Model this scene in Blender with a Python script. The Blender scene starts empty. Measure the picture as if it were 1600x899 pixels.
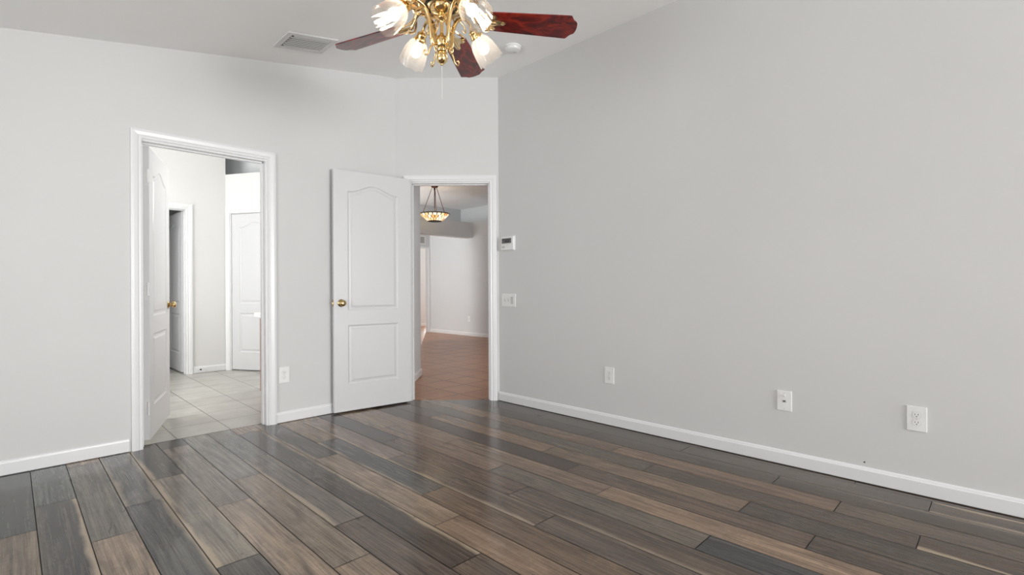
import bpy, bmesh, math, random
from mathutils import Vector, Matrix
random.seed(7)
S = bpy.context.scene
COL = S.collection
PI = math.pi

# ------------------------------------------------------------------ camera
F_PX, YAW, ROLL, CAM_H = 778.1, math.radians(44.70), math.radians(-0.268), 1.05
cam_d = bpy.data.cameras.new('camera'); cam = bpy.data.objects.new('camera', cam_d); COL.objects.link(cam)
cam_d.sensor_fit = 'HORIZONTAL'; cam_d.sensor_width = 36.0; cam_d.lens = F_PX/1600*36
cam_d.clip_start = 0.02; cam_d.clip_end = 200
fwd = Vector((math.cos(YAW), math.sin(YAW), 0)); rgt = Vector((math.sin(YAW), -math.cos(YAW), 0)); up = Vector((0, 0, 1))
r2 = rgt*math.cos(ROLL)+up*math.sin(ROLL); u2 = -rgt*math.sin(ROLL)+up*math.cos(ROLL)
M = Matrix((r2, u2, -fwd)).transposed().to_4x4(); M.translation = Vector((0, 0, CAM_H)); cam.matrix_world = M
S.camera = cam

# ------------------------------------------------------------------ world, lights, exposure
S.view_settings.view_transform = 'Standard'; S.view_settings.look = 'None'; S.view_settings.gamma = 1.0
S.view_settings.use_curve_mapping = False
S.view_settings.exposure = 0.11
w = bpy.data.worlds.new('sky'); S.world = w; w.use_nodes = True
bg = w.node_tree.nodes['Background']; bg.inputs[0].default_value = (0.92, 0.96, 1.0, 1); bg.inputs[1].default_value = 2.2
S.cycles.max_bounces = 10; S.cycles.diffuse_bounces = 6; S.cycles.glossy_bounces = 5; S.cycles.transparent_max_bounces = 16
S.cycles.transmission_bounces = 8; S.cycles.sample_clamp_indirect = 4.0; S.cycles.caustics_reflective = False; S.cycles.caustics_refractive = False
S.cycles.use_denoising = True

def area(name, loc, aim, sx, sy, power, col=(1, 1, 1)):
    d = bpy.data.lights.new(name, 'AREA'); d.shape = 'RECTANGLE'; d.size = sx; d.size_y = sy; d.energy = power; d.color = col
    o = bpy.data.objects.new(name, d); COL.objects.link(o); o.location = loc
    o.rotation_euler = (Vector(aim)-Vector(loc)).to_track_quat('-Z', 'Y').to_euler()
    return o
# daylight through the rear window behind the camera; added ceiling and wall fills
area('daylight_rear_window', (1.8, -6.56, 1.25), (1.5, 4, 1.15), 2.6, 1.8, 305, (0.99, 0.997, 1.0))
area('rear_ceiling_fill', (1.8, -6.54, 1.05), (-0.2, -2.0, 4.6), 2.6, 1.3, 120, (0.985, 0.995, 1.0))  # upward fill added to brighten the ceiling
area('side_wall_fill', (-1.96, 1.5, 1.25), (3.2, 2.2, 2.9), 2.2, 1.5, 50, (0.995, 0.998, 1.0))  # fill added to brighten the right wall, tilted up for the ceiling
# daylight through the bathroom window, and an added fill
area('daylight_bathroom_window', (-0.86, 5.9, 1.55), (3, 5.9, 1.45), 1.9, 1.6, 60, (1.0, 1.0, 0.995))
area('bathroom_door_fill', (2.42, 4.9, 2.05), (0, 5.0, 1.2), 0.2, 0.7, 18, (1.0, 0.99, 0.97))  # fill added to brighten the open bathroom door; no fixture here
# daylight and added fills in the living room beyond the entry
area('hall_fill', (5.3, 2.26, 1.5), (5.3, 8, 1.6), 2.0, 1.5, 18, (0.99, 1.0, 1.0))  # fill added to lift the dim hall
area('living_wall_fill', (2.76, 6.2, 1.5), (7.0, 6.4, 1.4), 1.8, 1.5, 11, (0.99, 1.0, 1.0))  # fill added for the living room wall; no window is built here
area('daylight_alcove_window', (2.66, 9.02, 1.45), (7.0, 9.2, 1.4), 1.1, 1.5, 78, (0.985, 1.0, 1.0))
area('daylight_far_room', (9.4, 12.95, 1.2), (9.0, 9.5, 1.1), 0.8, 1.4, 130, (0.97, 1, 1))

# ------------------------------------------------------------------ materials
def lin(c):
    c = c/255.0
    return c/12.92 if c <= 0.04045 else ((c+0.055)/1.055)**2.4
def rgb(r, g, b, k=1.0): return (lin(r)*k, lin(g)*k, lin(b)*k, 1)
class NT:
    def __init__(s, name):
        s.m = bpy.data.materials.new(name); s.m.use_nodes = True; s.t = s.m.node_tree
        s.b = s.t.nodes['Principled BSDF']; s.out = s.t.nodes['Material Output']
    def n(s, typ, **kw):
        x = s.t.nodes.new(typ)
        for k, v in kw.items():
            if k.startswith('_'): setattr(x, k[1:], v)
            else:
                x.inputs[k.replace('__', ' ')].default_value = v
        return x
    def l(s, a, ao, b, bi): s.t.links.new(a.outputs[ao], b.inputs[bi]); return b
    def mix(s, blend, fac, a, b):
        x = s.t.nodes.new('ShaderNodeMix'); x.data_type = 'RGBA'; x.blend_type = blend
        for i, v in ((0, fac), (6, a), (7, b)):
            if isinstance(v, tuple) and len(v) == 2 and hasattr(v[0], 'outputs'): s.t.links.new(v[0].outputs[v[1]], x.inputs[i])
            else: x.inputs[i].default_value = v
        return x
    def ramp(s, src, o, stops):
        x = s.t.nodes.new('ShaderNodeValToRGB'); e = x.color_ramp.elements
        while len(e) < len(stops): e.new(0.5)
        for el, (p, c) in zip(e, stops):
            el.position = p; el.color = c if len(c) == 4 else (*c, 1)
        s.t.links.new(src.outputs[o], x.inputs[0]); return x

def paint(name, col, rough=0.6, bump=0.05, scale=180.0, var=0.02, spec=0.35):
    k = NT(name); k.b.inputs['Roughness'].default_value = rough; k.b.inputs['Specular IOR Level'].default_value = spec
    tc = k.n('ShaderNodeTexCoord')
    nz = k.n('ShaderNodeTexNoise', Scale=1.1, Detail=3.0); k.l(tc, 'Object', nz, 'Vector')
    a = tuple(c*(1-var) for c in col[:3])+(1,); b = tuple(min(1, c*(1+var)) for c in col[:3])+(1,)
    r = k.ramp(nz, 0, [(0.3, a), (0.7, b)]); k.l(r, 0, k.b, 'Base Color')
    n2 = k.n('ShaderNodeTexNoise', Scale=scale, Detail=2.0); k.l(tc, 'Object', n2, 'Vector')
    bp = k.n('ShaderNodeBump', Strength=bump, Distance=0.002); k.l(n2, 0, bp, 'Height'); k.l(bp, 0, k.b, 'Normal')
    return k.m
def plain(name, col, rough=0.4, metal=0.0, spec=0.5, noise=0.03, coat=0.0):
    k = NT(name); k.b.inputs['Metallic'].default_value = metal; k.b.inputs['Specular IOR Level'].default_value = spec
    k.b.inputs['Coat Weight'].default_value = coat
    tc = k.n('ShaderNodeTexCoord'); nz = k.n('ShaderNodeTexNoise', Scale=22.0, Detail=3.0); k.l(tc, 'Object', nz, 'Vector')
    a = tuple(c*(1-noise) for c in col[:3])+(1,); b = tuple(min(1, c*(1+noise)) for c in col[:3])+(1,)
    r = k.ramp(nz, 0, [(0.3, a), (0.7, b)]); k.l(r, 0, k.b, 'Base Color')
    mr = k.n('ShaderNodeMapRange'); mr.inputs[3].default_value = rough*0.9; mr.inputs[4].default_value = rough*1.1
    k.l(nz, 0, mr, 0); k.l(mr, 0, k.b, 'Roughness')
    return k.m

MAT = {}
MAT['wall'] = paint('wall_paint_greige', (0.635, 0.633, 0.627, 1))
MAT['ceil'] = paint('ceiling_paint', (0.91, 0.907, 0.90, 1), rough=0.8, bump=0.15, scale=90)
MAT['bathwall'] = paint('bathroom_paint', (0.72, 0.715, 0.70, 1))
MAT['hallwall'] = paint('living_room_paint', (0.645, 0.660, 0.668, 1))
MAT['trim'] = paint('trim_gloss_white', (0.76, 0.76, 0.765, 1), rough=0.32, bump=0.0, var=0.008, spec=0.5)
MAT['door'] = paint('door_gloss_white', (0.62, 0.62, 0.625, 1), rough=0.35, bump=0.02, var=0.008, spec=0.5)
MAT['plastic'] = plain('white_plastic', (0.80, 0.80, 0.79, 1), 0.35)
MAT['grayplastic'] = plain('lcd_gray', rgb(105, 107, 104), 0.3)
MAT['lcdseg'] = plain('lcd_dark_segments', rgb(60, 62, 60), 0.3)
MAT['slot'] = plain('dark_slot', rgb(60, 58, 56), 0.6)
MAT['switchgrey'] = plain('pale_grey_rocker', (0.55, 0.55, 0.53, 1), 0.35)
MAT['metalgrey'] = plain('painted_register_metal', (0.66, 0.66, 0.65, 1), 0.45)
MAT['dark'] = plain('duct_shade_dark', rgb(62, 62, 61), 0.8)  # colour of the shade inside the register
MAT['rubber'] = plain('black_rubber', rgb(40, 40, 40), 0.7)
MAT['brass'] = plain('polished_brass', (0.86, 0.62, 0.30, 1), 0.16, metal=1.0, noise=0.06)
MAT['brasspale'] = plain('antique_gold_brass', (0.84, 0.66, 0.40, 1), 0.24, metal=1.0, noise=0.12)
MAT['knobbrass'] = plain('aged_knob_brass', (0.52, 0.38, 0.18, 1), 0.22, metal=1.0, noise=0.1)
MAT['black'] = plain('black_enamel', rgb(20, 18, 17), 0.35)
MAT['bronze'] = plain('rubbed_bronze', rgb(92, 42, 30), 0.4, metal=0.6)
MAT['bronzedark'] = plain('dark_bronze', rgb(40, 28, 22), 0.4, metal=0.4)
MAT['counter'] = plain('cultured_marble', (0.80, 0.80, 0.79, 1), 0.2)

def wood_floor():
    k = NT('plank_floor'); t = k
    tone = k.n('ShaderNodeAttribute', _attribute_name='tone'); pk = k.n('ShaderNodeAttribute', _attribute_name='plank')
    sep = k.n('ShaderNodeSeparateXYZ'); k.l(pk, 'Vector', sep, 0)          # x: light left edge, y: light right edge, z: seed
    uv = k.n('ShaderNodeUVMap', _uv_map='UVMap'); su = k.n('ShaderNodeSeparateXYZ'); k.l(uv, 0, su, 0)
    def math_(op, a, b=None, c=None):
        x = k.t.nodes.new('ShaderNodeMath'); x.operation = op
        for i, v in enumerate((a, b, c)):
            if v is None: continue
            if isinstance(v, tuple): k.t.links.new(v[0].outputs[v[1]], x.inputs[i])
            else: x.inputs[i].default_value = v
        return x
    seedx = math_('MULTIPLY', (sep, 2), 37.0); seedy = math_('MULTIPLY', (sep, 2), 91.0)
    def coord(sx, sy):
        a = math_('MULTIPLY_ADD', (su, 0), sx, (seedx, 0)); b = math_('MULTIPLY_ADD', (su, 1), sy, (seedy, 0))
        c = k.n('ShaderNodeCombineXYZ'); k.l(a, 0, c, 0); k.l(b, 0, c, 1); return c
    # fine grain along the plank
    g1 = k.n('ShaderNodeTexNoise', Scale=1.0, Detail=5.0, Roughness=0.65, Distortion=1.3); k.l(coord(11.0, 1.3), 0, g1, 'Vector')
    g2 = k.n('ShaderNodeTexNoise', Scale=1.0, Detail=4.0, Roughness=0.6, Distortion=1.2); k.l(coord(2.0, 2.4), 0, g2, 'Vector')
    g3 = k.n('ShaderNodeTexNoise', Scale=1.0, Detail=3.0, Roughness=0.7); k.l(coord(34.0, 6.0), 0, g3, 'Vector')
    saw = k.n('ShaderNodeTexNoise', Scale=1.0, Detail=2.0); k.l(coord(5.0, 55.0), 0, saw, 'Vector')
    r1 = k.ramp(g1, 0, [(0.30, (0.55, 0.54, 0.53)), (0.48, (0.98, 0.98, 0.98)), (0.72, (1.2, 1.2, 1.2))])
    r2_ = k.ramp(g2, 0, [(0.28, (0.56, 0.56, 0.57)), (0.5, (1, 1, 1)), (0.72, (1.42, 1.37, 1.30))])
    r3 = k.ramp(g3, 0, [(0.3, (0.68, 0.67, 0.66)), (0.55, (1.02, 1.02, 1.02)), (0.75, (1.12, 1.12, 1.12))])
    r4 = k.ramp(saw, 0, [(0.35, (0.8, 0.8, 0.8)), (0.65, (1.1, 1.1, 1.1))])
    m1 = k.mix('MULTIPLY', 1.0, (tone, 0), (r1, 0)); m2 = k.mix('MULTIPLY', 0.9, (m1, 2), (r2_, 0))
    m3 = k.mix('MULTIPLY', 0.8, (m2, 2), (r3, 0)); m4b = k.mix('MULTIPLY', 0.35, (m3, 2), (r4, 0))
    gl_ = k.ramp(g1, 0, [(0.46, (0, 0, 0)), (0.74, (1.0, 0.88, 0.76))]); m4 = k.mix('ADD', 0.04, (m4b, 2), (gl_, 0))
    # pale sapwood along some edges, wandering with a noise
    wob = k.n('ShaderNodeTexNoise', Scale=1.0, Detail=3.0); k.l(coord(1.2, 2.6), 0, wob, 'Vector')
    wv = math_('MULTIPLY_ADD', (wob, 0), 1.1, -0.55)
    eL = math_('MULTIPLY_ADD', (su, 0), -5.0, 0.9); eL2 = math_('ADD', (eL, 0), (wv, 0)); eL3 = math_('ADD', (eL2, 0), (wv, 0))
    iu = math_('SUBTRACT', 1.0, (su, 0)); eR = math_('MULTIPLY_ADD', (iu, 0), -5.0, 0.9); eR2 = math_('ADD', (eR, 0), (wv, 0)); eR3 = math_('ADD', (eR2, 0), (wv, 0))
    def cl(x): y = math_('MULTIPLY', (x, 0), 1.6); y.use_clamp = True; return y
    a = math_('MULTIPLY', (cl(eL3), 0), (sep, 0)); b = math_('MULTIPLY', (cl(eR3), 0), (sep, 1)); ab = math_('MAXIMUM', (a, 0), (b, 0))
    m5a = k.mix('MIX', (math_('MULTIPLY', (ab, 0), 0.8), 0), (m4, 2), rgb(170, 153, 131))
    ed = k.t.nodes.new('ShaderNodeMath'); ed.operation = 'PINGPONG'; k.l(su, 0, ed, 0); ed.inputs[1].default_value = 0.5
    er = k.ramp(ed, 0, [(0.0, (0.45, 0.45, 0.45)), (0.022, (1, 1, 1))]); m5b = k.mix('MULTIPLY', 1.0, (m5a, 2), (er, 0))
    ev = k.t.nodes.new('ShaderNodeMath'); ev.operation = 'PINGPONG'; k.l(su, 1, ev, 0); ev.inputs[1].default_value = 0.61
    ev2 = k.ramp(ev, 0, [(0.0, (0.38, 0.38, 0.38)), (0.0045, (1, 1, 1))]); m5 = k.mix('MULTIPLY', 1.0, (m5b, 2), (ev2, 0))
    # dark knots and cracks
    kn = k.n('ShaderNodeTexNoise', Scale=1.0, Detail=3.0, Distortion=1.5); k.l(coord(4.0, 3.4), 0, kn, 'Vector')
    kr = k.ramp(kn, 0, [(0.665, (0, 0, 0)), (0.72, (1, 1, 1))])
    kf = math_('MULTIPLY', (kr, 0), 0.55)
    m6 = k.mix('MIX', (kf, 0), (m5, 2), rgb(52, 45, 40))
    k.l(m6, 2, k.b, 'Base Color')
    rr = k.n('ShaderNodeMapRange'); rr.inputs[3].default_value = 0.10; rr.inputs[4].default_value = 0.22; k.l(g1, 0, rr, 0); k.l(rr, 0, k.b, 'Roughness')
    k.b.inputs['Specular IOR Level'].default_value = 0.45
    bp = k.n('ShaderNodeBump', Strength=0.10, Distance=0.0015); k.l(g3, 0, bp, 'Height'); k.l(bp, 0, k.b, 'Normal')
    return k.m
MAT['planks'] = wood_floor()
MAT['gap'] = plain('plank_gap_dark', rgb(40, 36, 33), 0.7)

def tile(name, c1, c2, cg, size, off, rough, mortar=0.004, faint=0.0):
    k = NT(name); tc = k.n('ShaderNodeTexCoord'); mp = k.n('ShaderNodeMapping'); k.l(tc, 'Object', mp, 0)
    mp.inputs[1].default_value = (-off[0], -off[1], 0)
    br = k.n('ShaderNodeTexBrick', Scale=1.0); k.l(mp, 0, br, 0)
    br.offset = 0.0; br.squash = 1.0
    br.inputs['Brick Width'].default_value = size; br.inputs['Row Height'].default_value = size
    br.inputs['Mortar Size'].default_value = mortar; br.inputs['Mortar Smooth'].default_value = 0.1
    br.inputs['Color1'].default_value = c1; br.inputs['Color2'].default_value = c2; br.inputs['Mortar'].default_value = cg
    nz = k.n('ShaderNodeTexNoise', Scale=5.0, Detail=5.0, Roughness=0.6); k.l(tc, 'Object', nz, 'Vector')
    r = k.ramp(nz, 0, [(0.3, (0.86, 0.86, 0.86)), (0.7, (1.1, 1.1, 1.1))])
    m = k.mix('MULTIPLY', 1.0, (br, 0), (r, 0)); k.l(m, 2, k.b, 'Base Color')
    k.b.inputs['Roughness'].default_value = rough
    inv = k.n('ShaderNodeMath', _operation='SUBTRACT'); inv.inputs[0].default_value = 1.0; k.l(br, 1, inv, 1)
    bp = k.n('ShaderNodeBump', Strength=0.5, Distance=0.003); k.l(inv, 0, bp, 'Height'); k.l(bp, 0, k.b, 'Normal')
    return k.m
MAT['bathtile'] = tile('pale_stone_tile', rgb(180, 178, 171), rgb(168, 166, 159), rgb(112, 106, 100), 0.338, (0.825, 4.455), 0.3)
MAT['halltile'] = tile('terracotta_tile', rgb(182, 130, 94), rgb(166, 117, 86), rgb(104, 76, 62), 0.342, (3.125, 4.17), 0.3, mortar=0.006)
MAT['halltile'].node_tree.nodes['Principled BSDF'].inputs['Specular IOR Level'].default_value = 0.2

def mahogany():
    k = NT('mahogany_veneer'); tc = k.n('ShaderNodeTexCoord'); mp = k.n('ShaderNodeMapping'); k.l(tc, 'Object', mp, 0); mp.inputs[3].default_value = (4.5, 11, 4.5)
    nz = k.n('ShaderNodeTexNoise', Scale=1.6, Detail=6.0, Roughness=0.6, Distortion=1.6); k.l(mp, 0, nz, 'Vector')
    r = k.ramp(nz, 0, [(0.33, rgb(30, 3, 2)), (0.5, rgb(100, 8, 4)), (0.67, rgb(156, 40, 14))]); k.l(r, 0, k.b, 'Base Color')
    k.b.inputs['Roughness'].default_value = 0.28; k.b.inputs['Coat Weight'].default_value = 0.35; k.b.inputs['Coat Roughness'].default_value = 0.12
    return k.m
MAT['mahogany'] = mahogany()
def oak():
    k = NT('vanity_oak'); tc = k.n('ShaderNodeTexCoord'); mp = k.n('ShaderNodeMapping'); k.l(tc, 'Object', mp, 0); mp.inputs[3].default_value = (30, 30, 2)
    nz = k.n('ShaderNodeTexNoise', Scale=1.5, Detail=5.0, Distortion=0.8); k.l(mp, 0, nz, 'Vector')
    r = k.ramp(nz, 0, [(0.3, rgb(104, 58, 32)), (0.7, rgb(150, 92, 56))]); k.l(r, 0, k.b, 'Base Color'); k.b.inputs['Roughness'].default_value = 0.35
    return k.m
MAT['oak'] = oak()
def shade_glass():
    k = NT('fluted_clear_glass')
    tr = k.n('ShaderNodeBsdfTransparent'); tr.inputs[0].default_value = (0.97, 0.95, 0.92, 1)
    gl = k.n('ShaderNodeBsdfGlossy'); gl.inputs[0].default_value = (1, 0.97, 0.93, 1); gl.inputs['Roughness'].default_value = 0.08
    tl = k.n('ShaderNodeBsdfTranslucent'); tl.inputs[0].default_value = (0.95, 0.86, 0.76, 1)
    tc = k.n('ShaderNodeTexCoord'); nz = k.n('ShaderNodeTexNoise', Scale=30.0); k.l(tc, 'Object', nz, 'Vector')
    lw = k.n('ShaderNodeLayerWeight', Blend=0.35)
    a = k.n('ShaderNodeMixShader'); k.l(lw, 1, a, 0); k.l(tr, 0, a, 1); k.l(gl, 0, a, 2)
    mr = k.n('ShaderNodeMapRange'); mr.inputs[3].default_value = 0.16; mr.inputs[4].default_value = 0.26; k.l(nz, 0, mr, 0)
    b = k.n('ShaderNodeMixShader'); k.l(mr, 0, b, 0); k.l(a, 0, b, 1); k.l(tl, 0, b, 2)
    k.l(b, 0, k.out, 'Surface'); k.t.nodes.remove(k.b); return k.m
MAT['glass'] = shade_glass()
def glow(name, col, s):
    k = NT(name); k.b.inputs['Base Color'].default_value = (0.9, 0.9, 0.88, 1)
    tc = k.n('ShaderNodeTexCoord'); nz = k.n('ShaderNodeTexNoise', Scale=3.0); k.l(tc, 'Object', nz, 'Vector')
    r = k.ramp(nz, 0, [(0.3, tuple(c*0.95 for c in col[:3])+(1,)), (0.7, col)]); k.l(r, 0, k.b, 'Emission Color')
    k.b.inputs['Emission Strength'].default_value = s; return k.m
MAT['bulb'] = glow('lit_bulb', (1.0, 0.94, 0.86, 1), 12.0)
def mosaic():
    k = NT('amber_mosaic_glass'); uv = k.n('ShaderNodeUVMap', _uv_map='UVMap')
    br = k.n('ShaderNodeTexBrick', Scale=1.0); k.l(uv, 0, br, 0); br.offset = 0.5
    br.inputs['Brick Width'].default_value = 1/20; br.inputs['Row Height'].default_value = 0.34
    br.inputs['Mortar Size'].default_value = 0.006; br.inputs['Color1'].default_value = (1, 1, 1, 1); br.inputs['Color2'].default_value = (0, 0, 0, 1); br.inputs['Mortar'].default_value = (0.5, 0.5, 0.5, 1)
    cr = k.ramp(br, 0, [(0.0, rgb(214, 146, 78)), (0.4, rgb(244, 208, 146)), (0.75, rgb(255, 242, 214))])
    inv = k.mix('MIX', (br, 1), (cr, 0), rgb(50, 28, 12))
    k.l(inv, 2, k.b, 'Base Color'); k.l(inv, 2, k.b, 'Emission Color'); k.b.inputs['Emission Strength'].default_value = 1.15
    k.b.inputs['Roughness'].default_value = 0.3; return k.m
MAT['mosaic'] = mosaic()
def pane():
    k = NT('window_glass'); tr = k.n('ShaderNodeBsdfTransparent'); gl = k.n('ShaderNodeBsdfGlossy'); gl.inputs['Roughness'].default_value = 0.02
    fr = k.n('ShaderNodeFresnel', IOR=1.45); a = k.n('ShaderNodeMixShader'); k.l(fr, 0, a, 0); k.l(tr, 0, a, 1); k.l(gl, 0, a, 2)
    k.l(a, 0, k.out, 'Surface'); k.t.nodes.remove(k.b); return k.m
MAT['pane'] = pane()

# ------------------------------------------------------------------ mesh helpers
def link(name, bm, mat, parent=None, smooth=False, loc=None, rotz=0.0):
    bmesh.ops.recalc_face_normals(bm, faces=bm.faces)
    me = bpy.data.meshes.new(name); bm.to_mesh(me); bm.free()
    for mm in (mat if isinstance(mat, (list, tuple)) else [mat]): me.materials.append(mm)
    if smooth:
        for p in me.polygons: p.use_smooth = True
        if smooth is not True:
            try: me.set_sharp_from_angle(angle=smooth)
            except Exception: pass
    o = bpy.data.objects.new(name, me); COL.objects.link(o)
    if parent: o.parent = parent
    if loc is not None: o.location = loc
    o.rotation_euler.z = rotz
    return o
def tag(o, label=None, cat=None, kind=None, group=None):
    if label: o['label'] = label
    if cat: o['category'] = cat
    if kind: o['kind'] = kind
    if group: o['group'] = group
    return o
def empty(name, loc, label, cat, rotz=0.0, group=None, kind=None):
    o = bpy.data.objects.new(name, None); COL.objects.link(o); o.location = loc; o.rotation_euler.z = rotz; o.empty_display_size = 0.05
    return tag(o, label, cat, kind, group)
def box(bm, x0, y0, z0, x1, y1, z1, bev=0.0, mi=0):
    r = bmesh.ops.create_cube(bm, size=1.0)
    vs = r['verts']
    for v in vs: v.co = Vector(((x0+x1)/2+v.co.x*(x1-x0), (y0+y1)/2+v.co.y*(y1-y0), (z0+z1)/2+v.co.z*(z1-z0)))
    fs = set(f for v in vs for f in v.link_faces)
    for f in fs: f.material_index = mi
    if bev > 0:
        es = set(e for v in vs for e in v.link_edges)
        bmesh.ops.bevel(bm, geom=list(es), offset=bev, segments=2, affect='EDGES', profile=0.5)
    return vs
def prism(bm, pts, z0, z1):
    """footprint polygon (x,y) between z0 and z1; z1 may be a function of (x,y)"""
    f1 = z1 if callable(z1) else (lambda x, y: z1)
    f0 = z0 if callable(z0) else (lambda x, y: z0)
    a = [bm.verts.new((x, y, f0(x, y))) for x, y in pts]; b = [bm.verts.new((x, y, f1(x, y))) for x, y in pts]
    n = len(pts); bm.faces.new(a[::-1]); bm.faces.new(b)
    for i in range(n): bm.faces.new((a[i], a[(i+1) % n], b[(i+1) % n], b[i]))
def extrude_outline(bm, pts3, vec):
    a = [bm.verts.new(p) for p in pts3]; b = [bm.verts.new(Vector(p)+vec) for p in pts3]
    n = len(a); bm.faces.new(a[::-1]); bm.faces.new(b)
    for i in range(n): bm.faces.new((a[i], a[(i+1) % n], b[(i+1) % n], b[i]))
def lathe(bm, prof, seg=32, mat4=None, mod=None, cap=True):
    rings = []
    for r, z in prof:
        ring = []
        for i in range(seg):
            a = 2*PI*i/seg; rr = r
            if mod: rr = mod(r, z, a)
            v = Vector((rr*math.cos(a), rr*math.sin(a), z))
            if mat4 is not None: v = mat4 @ v
            ring.append(bm.verts.new(v))
        rings.append(ring)
    for A, B in zip(rings, rings[1:]):
        for i in range(seg):
            j = (i+1) % seg; bm.faces.new((A[i], A[j], B[j], B[i]))
    if cap:
        if prof[0][0] > 1e-5: bm.faces.new(rings[0][::-1])
        if prof[-1][0] > 1e-5: bm.faces.new(rings[-1])
    return rings
def tube(bm, pts, r, seg=8):
    pts = [Vector(p) for p in pts]; rings = []; n = len(pts)
    nrm = None
    for i, p in enumerate(pts):
        t = (pts[min(i+1, n-1)]-pts[max(i-1, 0)]).normalized()
        if nrm is None:
            nrm = t.orthogonal().normalized()
        else:
            nrm = (nrm-t*nrm.dot(t)); nrm = nrm.normalized() if nrm.length > 1e-6 else t.orthogonal().normalized()
        b = t.cross(nrm); rad = r[i] if isinstance(r, (list, tuple)) else r
        rings.append([bm.verts.new(p+(nrm*math.cos(2*PI*k/seg)+b*math.sin(2*PI*k/seg))*rad) for k in range(seg)])
    for A, B in zip(rings, rings[1:]):
        for k in range(seg): bm.faces.new((A[k], A[(k+1) % seg], B[(k+1) % seg], B[k]))
    bm.faces.new(rings[0][::-1]); bm.faces.new(rings[-1])
def spline(ctrl, n=6):
    P = [Vector(p) for p in ctrl]; P = [P[0]*2-P[1]]+P+[P[-1]*2-P[-2]]; out = []
    for i in range(1, len(P)-2):
        for k in range(n):
            t = k/n; a, b, c, d = P[i-1:i+3]
            out.append(0.5*((2*b)+(c-a)*t+(2*a-5*b+4*c-d)*t*t+(3*b-a-3*c+d)*t**3))
    out.append(P[-2]); return out
def frame_mat(origin, xdir, zdir=Vector((0, 0, 1))):
    """local x along wall, y out of the wall towards the room, z up"""
    x = Vector(xdir).normalized(); z = Vector(zdir).normalized(); y = z.cross(x)
    m = Matrix((x, y, z)).transposed().to_4x4(); m.translation = Vector(origin); return m
def apply(bm, m): bmesh.ops.transform(bm, matrix=m, verts=bm.verts)
def casing(bm, m, x0, x1, zt, prof):
    """U-shaped moulding round an opening; x0,x1,zt = inner edge; prof = [(outward offset, thickness)]"""
    path = [(x0, 0.0, -1, 0), (x0, zt, -1, 1), (x1, zt, 1, 1), (x1, 0.0, 1, 0)]
    rows = []
    for px, pz, dx, dz in path:
        rows.append([bm.verts.new(m @ Vector((px+dx*o, t, pz+dz*o))) for o, t in prof])
    n = len(prof)
    for A, B in zip(rows, rows[1:]):
        for i in range(n): bm.faces.new((A[i], A[(i+1) % n], B[(i+1) % n], B[i]))
    bm.faces.new(rows[0]); bm.faces.new(rows[-1][::-1])
CAS = [(0.0, 0.0), (0.0, 0.010), (0.006, 0.0125), (0.012, 0.0105), (0.017, 0.0105), (0.024, 0.015), (0.044, 0.018), (0.052, 0.0175), (0.056, 0.015), (0.0605, 0.015), (0.0605, 0.0)]
def skirting(bm, p0, p1, h=0.084, t=0.013, flip=False):
    """baseboard from p0 to p1 along the floor, its back on the wall; the room is on the left of p0->p1 unless flip"""
    p0 = Vector((*p0, 0)); p1 = Vector((*p1, 0)); d = (p1-p0).normalized(); n = Vector((-d.y, d.x, 0))*(-1 if flip else 1)
    prof = [(0, 0.005), (t, 0.005), (t, h*0.80), (t*0.75, h*0.84), (t*0.62, h*0.94), (t*0.3, h), (0, h)]
    A = [bm.verts.new(p0+n*a+Vector((0, 0, b))) for a, b in prof]; B = [bm.verts.new(p1+n*a+Vector((0, 0, b))) for a, b in prof]
    k = len(prof)
    for i in range(k): bm.faces.new((A[i], A[(i+1) % k], B[(i+1) % k], B[i]))
    bm.faces.new(A); bm.faces.new(B[::-1])

# ------------------------------------------------------------------ bedroom shell
YL, XR, ANG = 4.026, 3.211, 6.559
CL = (ANG-YL, YL); CR = (XR, ANG-XR)           # corners of the angled entry wall
X0, Y0 = -1.9, -6.5                             # walls behind the camera
def ceil_z(x):
    a = 2.538+0.186*x; b = 3.006; k = 0.035
    h = max(k-abs(a-b), 0)/k
    return min(a, b)-h*h*k*0.25
def wall(name, bm, mat, label): return tag(link(name, bm, mat), label, 'wall', 'structure')

# bathroom door opening in the left wall (jamb faces)
BX0, BX1, DH = 0.600, 1.404, 2.045
bm = bmesh.new()
ztop = lambda x, y: 3.05
def strip(bm, x0, x1, z0):
    n = max(1, int((x1-x0)/0.12))
    for i in range(n):
        a, b = x0+(x1-x0)*i/n, x0+(x1-x0)*(i+1)/n
        prism(bm, [(a, YL), (b, YL), (b, YL+0.115), (a, YL+0.115)], z0, ztop)
strip(bm, X0-0.1, BX0, -0.05); strip(bm, BX0, BX1, DH); strip(bm, BX1, 2.60, -0.05)
bmesh.ops.remove_doubles(bm, verts=bm.verts, dist=1e-5)
wall('wall_left', bm, MAT['wall'], 'white painted wall with the bathroom doorway under the sloping ceiling')
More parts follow.
